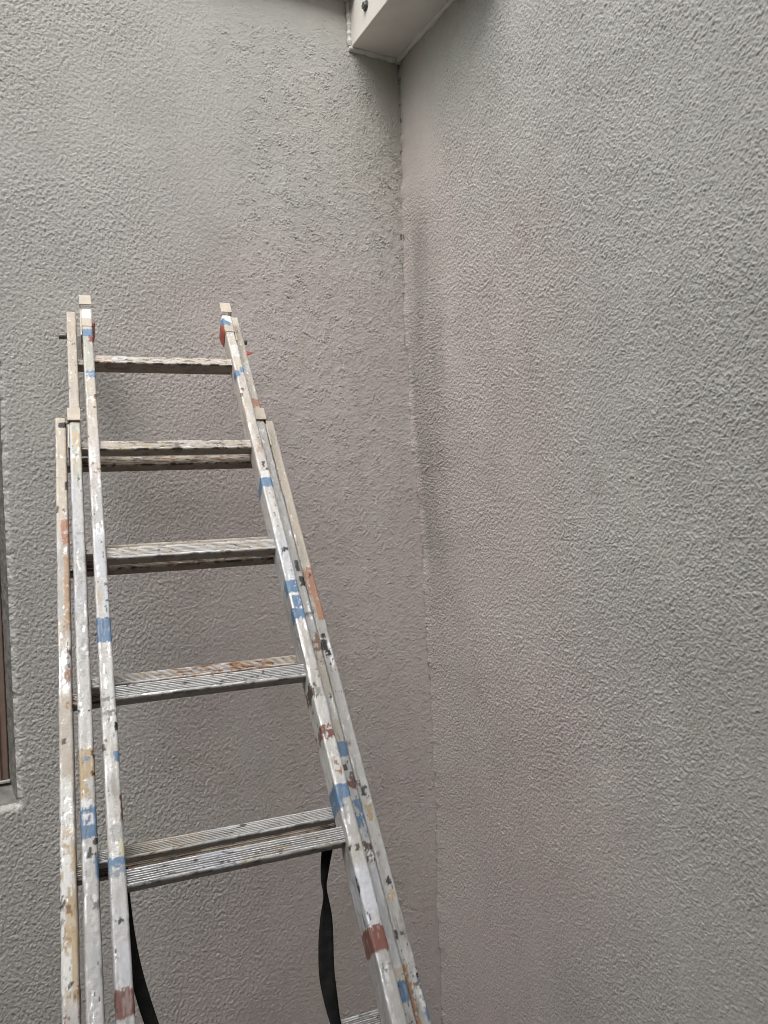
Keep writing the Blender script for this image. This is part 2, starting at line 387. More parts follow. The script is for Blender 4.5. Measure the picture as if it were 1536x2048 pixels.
# window in the left wall: rough reveal, brown timber frame with bead, dark pane, pale strip on the sill
x0, x1, z0, z1 = WIN
FY = YW + 0.085
def rough_quad(name, fn, nu, nv, seed, mat, parent, amp=0.003):
    U, V = np.meshgrid(np.linspace(0, 1, nu), np.linspace(0, 1, nv)); Pq = fn(U, V)
    n = fbm(U * nu / 7.0, V * nv / 7.0, seed)[..., None]
    return grid_mesh(name, Pq + n * amp * np.array([1, 0.4, 0.7]), mat, parent)
lerp1 = lambda a, b, t: a + (b - a) * t
XI = x1 - 0.0125
rough_quad('reveal', lambda U, V: np.stack([lerp1(x1 + 0.0015, XI, U), lerp1(YW + 0.013, FY, U), lerp1(z0 - 0.004, z1, V)], -1), 14, 300, 201, M_MORTAR, lw, 0.0012)
rough_quad('sill_bed', lambda U, V: np.stack([lerp1(x0, x1 + 0.004, V), lerp1(YW + 0.013, FY + 0.004, U), lerp1(z0 - 0.003, z0 + 0.036, U)], -1), 16, 220, 203, M_MORTAR, lw, 0.0014)
mesh_obj('lintel_face', [(x0, YW, z1), (x1, YW, z1), (x1, FY, z1 - 0.02), (x0, FY, z1 - 0.02)], [(0, 1, 2, 3)], M_MORTAR, lw, False)
mesh_obj('reveal', [(x0, YW, z0), (x0, FY, z0), (x0, FY, z1), (x0, YW, z1)], [(0, 1, 2, 3)], M_MORTAR, lw, False)
zf = z0 + 0.044
wf = box('window_frame', XI - 0.047, XI - 0.003, FY, FY + 0.05, zf, z1 - 0.02, M_FRAME, lw, 0.002)
box('frame_bead', XI - 0.0215, XI - 0.018, FY - 0.002, FY + 0.01, zf, z1 - 0.022, M_GROOVE, wf)
box('frame_bead', XI - 0.003, XI + 0.0005, FY + 0.004, FY + 0.03, zf, z1 - 0.022, M_GROOVE, wf)
box('frame_rail', x0 + 0.04, XI - 0.047, FY + 0.006, FY + 0.05, zf, zf + 0.05, M_FRAME, wf, 0.002)
box('frame_rail', x0 + 0.04, XI - 0.047, FY + 0.006, FY + 0.05, z1 - 0.07, z1 - 0.02, M_FRAME, wf, 0.002)
box('frame_stile', x0, x0 + 0.04, FY, FY + 0.05, zf, z1 - 0.02, M_FRAME, wf, 0.002)
box('window_pane', x0 + 0.04, XI - 0.047, FY + 0.022, FY + 0.03, zf + 0.05, z1 - 0.07, M_GLASS, lw)
box('sill_strip', x0, XI - 0.001, FY - 0.012, FY + 0.05, zf - 0.006, zf, M_SILLTRIM, lw, 0.001)
box('window_recess', x0, XI, FY + 0.06, FY + 0.07, zf - 0.05, z1, M_GROOVE, lw)

# ------------------------------------------------------------------ boxed beam and soffit over the corner
BX0, BZ0, BZ1 = 1.127, H + 1.494, H + 1.626
bm_ = empty('boxed_beam', (BX0, YW, BZ0), 'smooth cream boxed-in beam over the corner, its underside and a bolt showing', 'beam')
def local(o, loc): o.location = [o.location[i] - loc[i] for i in range(3)]
bl = (BX0, YW, BZ0)
casing = box('casing', 0, XC - BX0 + 0.01, -0.62, 0.02, 0, BZ1 - BZ0 + 0.25, M_SMOOTH, bm_, 0.0025)
def bead(name, p0, p1, r0, seed, mat, parent, n=90, m=10, flat=None):
    p0, p1 = np.array(p0, float), np.array(p1, float); t = np.linspace(0, 1, n)
    ax = (p1 - p0) / np.linalg.norm(p1 - p0); q = np.array([0.3, 0.5, 0.8]); e1 = np.cross(ax, q); e1 /= np.linalg.norm(e1); e2 = np.cross(ax, e1)
    an = np.linspace(0, 2 * math.pi, m, endpoint=False)
    rr = r0 * (1 + 0.30 * fbm(t * n / 9.0, t * 0, seed))
    Pp = p0 + (p1 - p0) * t[:, None]
    Pp = Pp[:, None, :] + (np.cos(an)[None, :, None] * e1 + np.sin(an)[None, :, None] * e2) * rr[:, None, None]
    return grid_mesh(name, Pp, mat, parent, wrap=True, caps=True)
bead('sealant_bead', (-0.004, -0.003, 0.004), (-0.004, -0.003, 0.16), 0.0085, 301, M_SEAL, bm_)
bead('sealant_bead', (-0.008, -0.004, -0.004), (XC - BX0 + 0.004, -0.006, -0.004), 0.0095, 302, M_SEAL, bm_)
bead('sealant_bead', (XC - BX0 - 0.004, 0.0, -0.003), (XC - BX0 - 0.004, -0.62, -0.003), 0.0085, 303, M_SEAL, bm_, n=150)
hx = [(-0.119 + 0.011 * math.cos(k * math.pi / 3 + 0.3), 0.065 + 0.011 * math.sin(k * math.pi / 3 + 0.3)) for k in range(6)]
bolt = prism('bolt', hx, 'x', -0.011, -0.002, M_STEEL, bm_, 0.001)
ring = [(-0.119 + 0.016 * math.cos(k * math.pi / 8), 0.065 + 0.016 * math.sin(k * math.pi / 8)) for k in range(16)]
prism('washer', ring, 'x', -0.002, 0.001, M_STEEL, bolt)
so = box('roof_soffit', 0.55, BX0 + 0.002, YW - 0.05, YW + 0.01, BZ1 + 0.010, BZ1 + 0.2, M_SOFFIT, None, 0.002)
tag(so, 'narrow strip of painted roof soffit meeting the wall beside the boxed beam', 'soffit')

# ------------------------------------------------------------------ unseen blocks added behind and beside the camera to shade the lower walls
oh = empty('light_blocker', (0, -1.5, 0), 'unseen house-like block added behind the camera to shade the lower walls', 'light blocker')
box('blocker_wall', -9, 9, -4.0, 0.0, 0, 6.0, M_OPP, oh)
box('blocker_wall', -9, -2.6, 0.003, 3.69, 0, 3.9, M_OPP, oh)  # side wing, added to dim the lower right wall
box('blocker_roof', -9.2, 9.2, -4.2, 0.2, 6.0, 6.12, M_GROUND, oh)

# ------------------------------------------------------------------ ladder
O = np.array([0.43248652, 1.93284931, H + 0.41916598])
r_ = np.array([0.99228735, -0.12394684, 0.00173296]); u_ = np.array([0.08008192, 0.65166159, 0.75427055]); n_ = np.array([0.09461875, 0.74831434, -0.65656145])
SP = 0.30214821; PM, PB = 0.0558, 0.1052; S = 0.0227; WF, WM, WB = 0.165, 0.2022, 0.2345; DEP = 0.050
L = O[2] / u_[2]
base = O - u_ * L
rot = Matrix((Vector(r_), Vector(n_), Vector(u_))).transposed()
lad = empty('extension_ladder', Vector(base), 'paint-spattered three-section aluminium ladder leaning on the grey roughcast wall', 'ladder', rot=rot)

ALU = np.array([0.58, 0.58, 0.59]); TAN = np.array([0.46, 0.40, 0.325]); CREAM = np.array([0.49, 0.44, 0.37]); WHITE = np.array([0.58, 0.575, 0.56])
LAV = np.array([0.50, 0.515, 0.55]); GREY = np.array([0.40, 0.395, 0.385]); LGREY = np.array([0.42, 0.42, 0.415]); BLUE = np.array([0.10, 0.178, 0.285])
BROWN = np.array([0.155, 0.062, 0.048]); RUST = np.array([0.27, 0.145, 0.075]); ORANGE = np.array([0.36, 0.185, 0.115]); OCHRE = np.array([0.40, 0.31, 0.19])
BLACK = np.array([0.012, 0.011, 0.011]); DBROWN = np.array([0.065, 0.045, 0.036]); SAGE = np.array([0.42, 0.43, 0.37]); PINKW = np.array([0.54, 0.495, 0.475])
DRED = np.array([0.20, 0.03, 0.03])

def section(w, d, rad, npf=9, npd=14):
    """closed outline of a box section: x across the face (0..w), y depth (0..d); returns points, face id and cross coordinate t (-1..1 on the front)"""
    pts = []; tt = []
    def arc(cx, cy, a0, a1, k=4):
        for i in range(k + 1):
            a = a0 + (a1 - a0) * i / k; pts.append((cx + rad * math.cos(a), cy + rad * math.sin(a)))
    pi = math.pi
    for x in np.linspace(rad, w - rad, npf)[1:-1]: pts.append((x, 0.0))
    arc(w - rad, rad, -pi / 2, 0)
    for y in np.linspace(rad, d - rad, npd)[1:-1]: pts.append((w, y))
    arc(w - rad, d - rad, 0, pi / 2)
    for x in np.linspace(w - rad, rad, 5)[1:-1]: pts.append((x, d))
    arc(rad, d - rad, pi / 2, pi)
    for y in np.linspace(d - rad, rad, npd)[1:-1]: pts.append((0.0, y))
    arc(rad, rad, pi, 1.5 * pi)
    return np.array(pts)

def lay(c, mt, mask, colour, bare=0.0):
    m = np.clip(mask, 0, 1)
    c[:] = c + (np.asarray(colour) - c) * m[..., None]; mt[:] = mt + (bare - mt) * m

def paint(B, V, X, Dp, seed, coats, bands, w):
    """B along the stile, V running length round it; coats: (b_hi, b_lo, colour, cover, bare); bands: (b_hi, b_lo, colour, x0, x1, cover, side)"""
    sh = B.shape; c = np.broadcast_to(ALU, sh + (3,)).copy(); mt = np.full(sh, 0.85)
    xf = X / w                                                    # 0..1 across the face
    ed = 0.0026 * fbm(V * 200, B * 40, seed + 1) + 0.0018 * fbm(V * 900, B * 120, seed + 2)
    streak = fbm(V * 420, B * 16, seed + 3); blot = fbm(V * 95, B * 42, seed + 4, 5); fine = fbm(V * 330, B * 210, seed + 5, 4)
    lay(c, mt, 0.5 * smooth(-0.2, 0.7, streak), ALU * 0.62, 0.75)
    lift = np.zeros(sh)
    for k, (hi, lo, colour, cover, bare) in enumerate(coats):
        bl_ = fbm(V * 80 + 9 * k, B * 34, seed + 50 + k, 5); soft = 0.02 + 0.5 * 0.012
        m = smooth(lo - soft, lo + soft, B + 3 * ed + 0.012 * bl_) * smooth(hi + soft, hi - soft, B + 3 * ed + 0.012 * bl_)
        th = (1 - 2 * cover) * 0.85
        m = m * smooth(th - 0.10, th + 0.10, bl_ + 0.35 * fine + 0.3 * streak)
        jit = 1 + 0.08 * fbm(V * 50, B * 26, seed + 70 + k)[..., None]
        lay(c, mt, m, np.asarray(colour) * jit, bare); lift += 0.00035 * m
    # smears, flakes and worn corners
    lay(c, mt, 0.55 * smooth(0.02, 0.55, fbm(V * 70, B * 11, seed + 14, 4) + 0.35 * fine), np.array([0.34, 0.325, 0.30]), 0.1)
    lay(c, mt, 0.45 * smooth(0.10, 0.55, fbm(V * 150, B * 8, seed + 15, 4)), np.array([0.40, 0.365, 0.31]), 0.05)
    lay(c, mt, 0.55 * smooth(0.30, 0.62, blot) * smooth(-0.1, 0.3, fine), GREY * 0.95, 0.25)
    lay(c, mt, 0.6 * smooth(0.50, 0.66, fbm(V * 130, B * 45, seed + 6, 5)), WHITE, 0.0)
    corner = np.minimum(np.hypot(np.minimum(X, w - X), Dp), 1)
    lay(c, mt, 0.75 * np.exp(-(corner / 0.0022) ** 2) * smooth(-0.25, 0.35, fbm(V * 20, B * 30, seed + 7)), ALU * 1.15, 0.9)
    for k, (hi, lo, colour, xa, xb, cover, side) in enumerate(bands):
        e2 = ed * (1.0 if cover > 0.9 else 2.2)
        m = smooth(lo - 0.0008, lo + 0.0008, B + e2) * smooth(hi + 0.0008, hi - 0.0008, B - e2)
        xe = 0.10 * fbm(V * 40, B * 120, seed + 90 + k)
        on_front = smooth(xa - 0.05, xa + 0.05, xf + xe) * smooth(xb + 0.05, xb - 0.05, xf + xe)
        sd_ = smooth(0.010, 0.004, Dp) if side == 0 else (smooth(0.022, 0.016, Dp + 3 * ed) if side == 1 else (Dp > -1))
        if side == 3: sd_ = (Dp > 0.003)
        m = m * on_front * sd_
        if (cover >= 1 or k % 2) and np.sum(colour) > 0.06: m = m * (1 - 0.3 * smooth(0.25, 0.6, fbm(V * 420, B * 45, seed + 130 + k, 4)))
        if cover < 1: m = m * smooth((1 - 2 * cover) * 0.8 - 0.07, (1 - 2 * cover) * 0.8 + 0.07, fbm(V * 150, B * 110, seed + 110 + k, 4))
        lay(c, mt, m, colour, 0.0); lift += 0.00035 * m
    # spatter
    s1 = vnoise(V * 300, B * 260, seed + 8); lay(c, mt, 0.8 * (s1 > 0.965), DBROWN * 0.6, 0.0)
    lay(c, mt, 0.55 * smooth(0.38, 0.62, fbm(V * 120, B * 22, seed + 16, 5)) * smooth(0.0, 0.5, fbm(V * 10, B * 5, seed + 17)), np.array([.17, .155, .14]), 0.1)
    s2 = fbm(V * 170, B * 80, seed + 9, 5); lay(c, mt, 0.85 * smooth(0.74, 0.82, s2) * smooth(-0.2, 0.3, fbm(V * 8, B * 6, seed + 18)), BLACK * 2, 0.0)
    return c, mt, lift

def stile(name, a0, c0, btop, bbot, bvis, seed, coats, bands, slope=(0.0, 0.0), rough=0.0004):
    """a0: left edge; c0: front plane; slope: sideways shift at b=+0.2 and b=-1.3"""
    sec = section(S, DEP, 0.0035)
    seg = np.hypot(*(np.roll(sec, -1, 0) - sec).T); run = np.concatenate([[0], np.cumsum(seg)[:-1]])
    bs = np.concatenate([np.arange(bbot, bvis, 0.012), np.arange(bvis, btop, 0.0016), [btop]])
    B, Vr = np.meshgrid(bs, run, indexing='ij'); X = np.broadcast_to(sec[:, 0], B.shape); Dp = np.broadcast_to(sec[:, 1], B.shape)
    cc, mt, lift = paint(B, Vr, X, Dp, seed, coats, bands, S)
    sh_ = slope[0] + (slope[1] - slope[0]) * (0.2 - B) / 1.5
    cx_, cy_ = X - S / 2, Dp - DEP / 2
    nrm = np.stack([cx_ / (S / 2), cy_ / (DEP / 2)], -1); big = np.abs(nrm).max(-1, keepdims=True) + 1e-9
    nrm = np.where(np.abs(nrm) > 0.93 * big, nrm, 0); nrm = nrm / (np.linalg.norm(nrm, axis=-1, keepdims=True) + 1e-9)
    disp = lift + rough * fbm(Vr * 90, B * 70, seed + 20) + 0.0006 * fbm(Vr * 25, B * 14, seed + 21)
    Pp = np.stack([a0 + X + sh_ + nrm[..., 0] * disp, c0 + Dp + nrm[..., 1] * disp, B + L], -1)
    return grid_mesh(name, Pp, M_LADDER, lad, wrap=True, colr=cc, metal=mt, caps=True)

def bottom(cplane): return (-O[2] + 0.6566 * (cplane + DEP)) / 0.7543 + 0.002
I_ = 1.0
FLc = [(0.1895, -0.3436, CREAM, .93, 0), (0.0584, -0.0774, SAGE, .75, 0), (-0.2936, -0.4885, PINKW, .85, 0), (-0.4325, -0.5809, LGREY, .7, 0), (-0.5783, -0.7795, LAV, .93, 0),
       (-0.6960, -0.7534, CREAM, .6, 0), (-0.8257, -1.0442, WHITE, .75, 0), (-0.9342, -1.0274, GREY, .4, .3), (-1.0172, -1.0525, CREAM * .9, .5, 0), (-1.0442, -1.1979, WHITE * .95, .72, 0),
       (-1.2084, -1.3680, LGREY * 1.08, .95, 0), (-1.2627, -1.3651, LAV, .6, 0), (-1.3651, -3, LGREY, .8, 0)]
FLb = [(0.1763, 0.1141, WHITE * 1.05, -1, 2, 1, 2), (0.1141, 0.0870, CREAM, -1, 2, 1, 2), (0.0870, 0.0563, BLUE * 1.2, -1, 2, 1, 1), (0.0584, 0.0342, DRED, .55, 2, .9, 2), (-0.0774, -0.0866, BLUE * 1.3, -1, 2, .75, 1), (-0.0921, -0.0994, BLUE * 1.3, .1, 2, .8, 1),
       (-0.1637, -0.2067, RUST * .7, .5, 1.2, .35, 0), (-0.3799, -0.4108, RUST * .8, 0, 1, .35, 0), (-0.4885, -0.5183, BLUE, -1, 2, 1, 3), (-0.7741, -0.8267, BLUE, -1, 2, 1, 2), (-0.9295, -0.9680, GREY * .55, .1, 1.2, .42, 0), (-0.9796, -0.9946, BLACK, .85, 1.4, 1, 0), (-1.0086, -1.0274, DBROWN * 2, 0, .5, .4, 0),
       (-1.0299, -1.0475, BLUE * 1.2, .7, 1.3, .95, 1), (-1.1008, -1.1394, BROWN * .6, .9, 1.4, .8, 1), (-1.1469, -1.1705, GREY, .2, .8, .8, 0), (-1.1691, -1.1936, np.array([.55, .53, .38]), .7, 1.3, .8, 0), (-1.1943, -1.2070, BLUE * 1.15, -1, 2, .95, 2), (-1.2070, -1.2189, BLUE * .5 + LGREY * .5, -1, 2, .7, 2),
       (-1.2752, -1.2829, BLACK * 2, .1, .8, .3, 0), (-1.3158, -1.3188, BLACK, .1, .4, .7, 0), (-1.3244, -1.3268, BLACK, .1, .5, .7, 0), (-1.3569, -1.3662, BLACK * 2, .1, .9, .22, 0), (-1.3639, -1.3971, BROWN, -1, 2, 1, 2)]
FRc = [(0.1858, -0.4159, CREAM * 1.05, .93, 0), (-0.0212, -0.3515, PINKW, .55, 0), (-0.3098, -0.3597, RUST, .4, 0), (-0.3515, -0.5927, PINKW, .85, 0), (-0.4699, -0.7362, WHITE * .98, .8, 0), (-0.5927, -0.7238, LAV, .75, 0),
       (-0.8150, -0.9348, LGREY, .45, .5), (-0.9295, -1.0394, WHITE * .93, .8, 0), (-1.0629, -1.1478, WHITE * .95, .8, 0), (-1.1648, -1.2841, GREY * 1.1, .75, 0), (-1.2381, -1.2841, CREAM * .85, .5, 0), (-1.2803, -1.3631, LAV, .9, 0), (-1.3956, -3, LGREY, .7, .25)]
FRb = [(0.1696, 0.1400, WHITE, -1, 2, 1, 2), (0.1513, 0.1109, BLUE * 1.1, -1, .75, .95, 1), (0.1287, 0.0998, BLUE * 1.1, -1, .45, 1, 1), (0.0414, -0.0089, WHITE * 1.08, .1, 1.3, .95, 0), (-0.0516, -0.0716, BLUE * 1.2, .55, 2, 1, 1), (-0.0616, -0.0854, BLUE * 1.1, -1, .4, 1, 1), (-0.0716, -0.0932, BLUE, -1, .1, 1, 1),
       (-0.1300, -0.1770, DBROWN * 2, -.5, .4, .3, 0), (-0.3905, -0.4159, DBROWN, .4, 1.1, .45, 0), (-0.4190, -0.4408, WHITE * 1.08, .1, 1.2, 1, 0), (-0.4393, -0.4683, BLUE * 1.15, -1, 2, 1, 2), (-0.6374, -0.6494, BLACK * 2, .2, .9, .45, 0), (-0.7238, -0.7533, BLUE * 1.1, -1, 2, .97, 1), (-0.7618, -0.8150, BLUE * 1.1, .2, 2, .88, 1), (-0.7905, -0.8196, BLUE * .9, -1, .3, .8, 1),
       (-0.9274, -0.9400, BLACK * 2, .3, .9, .3, 0), (-0.9544, -0.9808, DBROWN * 1.3, -1, .35, .75, 2), (-0.9606, -0.9808, GREY * .6, .3, 1, .45, 0), (-0.9788, -1.0298, LAV, .7, 1.1, .7, 0), (-1.0394, -1.0638, BROWN * 1.1, -1, 1, .65, 2), (-1.1039, -1.1261, RUST * 1.1, .2, .8, .4, 0), (-1.1452, -1.1682, BLUE, -1, 2, 1, 2), (-1.1665, -1.1848, BLUE, -1, .35, 1, 2),
       (-1.2459, -1.2521, DBROWN, -.2, .8, .45, 0), (-1.2856, -1.3208, BLACK * 2, -1, .06, .7, 0), (-1.2803, -1.3436, LAV * 1.07, .05, 1, .9, 0), (-1.3422, -1.3617, np.array([.06, .075, .06]), -1, 1.1, .38, 1), (-1.3631, -1.3982, BROWN * 1.15, -1, 2, 1, 2), (-1.4101, -1.4199, GREY * .35, .3, .8, .5, 0)]
MLc = [(0.2692, -0.2359, TAN, .97, 0), (-0.1941, -0.3768, SAGE * 1.08, .85, 0), (-0.2025, -0.4491, OCHRE * 1.25, .35, 0), (-0.3768, -0.8022, LGREY * 1.05, .85, .1), (-0.4907, -0.7483, LAV * .85, .5, 0), (-0.7916, -0.9947, WHITE * .9, .8, 0), (-1.0710, -1.1718, LGREY * 1.1, .8, 0), (-1.1681, -3, LGREY * 1.05, .85, 0)]
MLb = [(-0.2025, -0.4350, LAV * 1.05, -1, .2, .92, 0), (-0.5177, -0.9218, GREY * .9, .1, .9, .28, 0), (-0.9218, -0.9256, BLACK * 3, 0, .9, .7, 0), (-0.9912, -1.0759, OCHRE, -1, 2, .95, 2), (-0.9947, -1.0669, DBROWN * .6, .75, 2, .35, 2), (-1.0052, -1.0122, BLUE * 1.3, .3, .7, .8, 0), (-1.0462, -1.0792, LGREY, .5, 1, .8, 0), (-1.0912, -1.0992, BLUE, -1, 2, .7, 1), (-1.1016, -1.1188, WHITE, .1, .8, .95, 0), (-1.1063, -1.1149, BLUE, .25, .65, .75, 0),
       (-1.0992, -1.1204, BLUE, -1, .12, 1, 1), (-1.0992, -1.1204, BLUE, .82, 2, 1, 1), (-1.1188, -1.1373, BLUE, -1, 2, .98, 2), (-1.1373, -1.1688, BLACK * 3, .3, 1.3, .42, 0), (-1.1688, -1.2008, BLUE * .95, .82, 2, .9, 2), (-1.2079, -1.2392, GREY * .5, .5, 1.2, .5, 0), (-1.2254, -1.2309, WHITE * 1.05, .5, .9, .5, 0), (-1.2494, -1.3857, GREY * 1.0, .45, .9, .5, 0)]
MRc = [(0.3068, -0.2051, TAN * 1.05, .95, 0), (0.0527, -0.1959, LGREY * .95, .5, 0), (-0.1922, -0.8557, LGREY * .98, .97, 0), (-0.8557, -1.0647, CREAM * .85, .8, 0), (-1.0761, -1.2568, LGREY, .85, 0), (-1.2528, -1.4185, LAV * .9, .93, 0), (-1.4570, -3, LGREY, .85, 0)]
MRb = [(-0.1069, -0.1378, ORANGE, .2, 1.1, .8, 0), (-0.6313, -0.6609, BLACK, .45, .85, 1, 0), (-0.6755, -0.7003, BLACK, .55, 1.1, 1, 0), (-0.7670, -0.7719, GREY * .4, -1, 2, .9, 0), (-0.8116, -0.8840, RUST * .8, .2, 1, .42, 0), (-0.9565, -0.9628, BLACK * 2, .2, .8, .6, 0), (-1.0483, -1.0770, BLUE, -1, 2, .98, 1), (-1.0930, -1.1386, DBROWN, -.2, 1.1, .35, 0), (-1.1187, -1.1332, BROWN, .1, 1, .55, 0), (-1.1563, -1.2035, BLUE, .3, 2, .75, 1), (-1.2035, -1.2244, BLUE * .5 + LGREY * .5, 0, 1, .5, 0),
       (-1.2244, -1.2584, DBROWN * 1.3, .1, 1.2, .62, 1), (-1.2472, -1.2552, WHITE * 1.1, .5, 1, .6, 0), (-1.4152, -1.4347, CREAM, -1, 2, .95, 1), (-1.4333, -1.4596, BLUE, -1, 2, 1, 2)]
BLc = [(-0.0943, -0.4727, TAN * 1.05, .99, 0), (-0.4519, -0.7554, TAN, .75, 0), (-0.4727, -0.8501, LGREY * .95, .55, 0), (-0.8501, -1.0311, CREAM * .85, .98, 0), (-1.0182, -1.1107, WHITE, .6, 0), (-1.1012, -1.3395, OCHRE * 1.12, .9, 0), (-1.3364, -3, LGREY * 1.02, .9, 0)]
BLb = [(-0.1405, -0.1579, BLACK * .5, .35, 1.4, 1, 0), (-0.3304, -0.3577, DBROWN, .75, 1.3, .8, 0), (-0.4078, -0.4222, DBROWN, 0, .25, .8, 0), (-0.4121, -0.4207, BLACK * 2, .5, .75, .8, 0), (-0.4449, -0.5134, ORANGE * 1.0, .4, 2, .85, 1), (-0.5425, -0.7221, OCHRE * .5 + ORANGE * .5, .55, 2, .8, 1), (-0.7664, -0.8090, DBROWN * 1.5, .7, 1.3, .4, 0), (-0.8038, -0.8318, RUST, .5, 1.1, .65, 0), (-0.8721, -0.8878, RUST * 1.3, .5, .75, .55, 0), (-0.9430, -0.9541, DBROWN, .2, .55, 1, 0),  # first band paints in the dark of a slot, no hole is cut
       (-1.0182, -1.0932, WHITE * 1.1, .1, .85, .62, 0), (-1.1107, -1.1996, WHITE * 1.12, .02, .72, .80, 0), (-1.1851, -1.2622, WHITE * 1.1, -.2, .35, .72, 0), (-1.2082, -1.2174, BLACK * 2, 0, .25, .9, 0), (-1.2138, -1.2279, RUST * .8, .25, .65, .75, 0), (-1.2279, -1.2689, OCHRE * .8, .1, .6, .4, 0), (-1.2513, -1.2568, BLACK * 2, .2, .75, .4, 0), (-1.2722, -1.3302, WHITE * 1.1, -.2, .6, .78, 0), (-1.3296, -1.3395, OCHRE * .85, .3, 1, .8, 0), (-1.3176, -1.3239, BLACK * 2, .2, .7, .35, 0), (-1.3578, -1.3686, BROWN * 1.4, 0, .5, .7, 0), (-1.3145, -1.3686, RUST * .8, .95, 2, .8, 2)]
BRc = [(-0.0922, -0.6367, TAN * 1.08, .96, 0), (-0.5661, -0.8048, CREAM * .92, .75, 0), (-0.6973, -0.9641, LGREY * .95, .85, 0), (-0.9426, -1.1421, LGREY, .95, .0), (-1.1237, -1.2469, LGREY * 1.05, .85, 0), (-1.2301, -3, LGREY * 1.06, .95, 0)]
BRb = [(-0.6159, -0.7553, ORANGE, .35, 2, .93, 1), (-0.6159, -0.6907, ORANGE, .05, .5, .7, 0), (-0.7901, -0.7999, BLACK, .15, .6, 1, 0), (-0.8023, -0.8288, BLACK, .05, .55, .85, 0), (-0.8264, -0.8477, BLACK, .25, .75, .55, 0), (-0.8582, -0.8640, BLACK, .3, .45, 1, 0), (-0.8640, -0.8870, TAN * .9, .7, 1.3, .8, 0), (-1.0265, -1.0386, GREY * .5, .1, .35, .8, 0), (-1.1068, -1.1162, BLACK, .1, .45, .6, 0), (-1.1181, -1.1348, BLACK, .2, .8, .7, 0), (-1.1467, -1.1826, OCHRE * .9, .3, .8, .5, 0), (-1.2217, -1.2469, np.array([.2, .22, .2]), .2, .9, .3, 0), (-1.2781, -1.2861, BLACK * 3, .2, .8, .35, 0), (-1.2925, -1.3115, OCHRE * 1.1, 0, .8, .35, 0),
       (-1.3544, -1.3693, BLACK, .05, .3, 1, 0), (-1.4127, -1.4310, BLACK * 1.5, .82, 1.4, .85, 1), (-1.4049, -1.4889, RUST * 1.25, -1, .30, .85, 0), (-1.4296, -1.4889, BLUE, .78, 2, .8, 2), (-1.4351, -1.4420, RUST * .7, .5, .9, .8, 0), (-1.4400, -1.4704, WHITE * 1.1, .6, .95, .7, 0)]

VIS = -1.55
st_FL = stile('stile', -WF - S, 0, 0.171, bottom(0), VIS, 1000, FLc, FLb)
st_FR = stile('stile', WF, 0, 0.169, bottom(0), VIS, 1200, FRc, FRb)
st_ML = stile('stile', -WM - S, PM, 0.238, bottom(PM), VIS, 1400, MLc, MLb)
st_MR = stile('stile', WM, PM, 0.246, bottom(PM), VIS, 1600, MRc, MRb, slope=(0.0, -0.006))
st_BL = stile('stile', -WB - S, PB, -0.123, bottom(PB), VIS, 1800, BLc, BLb)
st_BR = stile('stile', WB, PB, -0.135, bottom(PB), VIS, 2000, BRc, BRb, slope=(0.007, 0.0))

# rungs: hollow square tube, front face ribbed
RH, RD, REC = 0.0272, 0.0235, 0.012
def rung_outline():
    pts = []; rad = 0.003
    nr = 6; y0_, y1_ = rad + 0.001, RH - rad - 0.001
    for k in range(nr):                                         # ribs on the front
        za = y0_ + (y1_ - y0_) * k / nr; zb = y0_ + (y1_ - y0_) * (k + 1) / nr; g = (zb - za)
        pts += [(0.0, za + .08 * g), (-0.0002, za + .32 * g), (0.0, za + .58 * g), (0.0013, za + .70 * g), (0.0013, za + .92 * g)]
    def arc(cx, cy, a0, a1, k=3):
        for i in range(k + 1):
            a = a0 + (a1 - a0) * i / k; pts.append((cx + rad * math.cos(a), cy + rad * math.sin(a)))
    pi = math.pi
    arc(rad, RH - rad, pi, pi / 2)
    for x in np.linspace(rad, RD - rad, 8)[1:-1]: pts.append((x, RH))
    arc(RD - rad, RH - rad, pi / 2, 0)
    for z in np.linspace(RH - rad, rad, 6)[1:-1]: pts.append((RD, z))
    arc(RD - rad, rad, 0, -pi / 2)
    for x in np.linspace(RD - rad, rad, 8)[1:-1]: pts.append((x, 0.0))
    arc(rad, rad, -pi / 2, -pi)
    return np.array(pts)
RO = rung_outline()
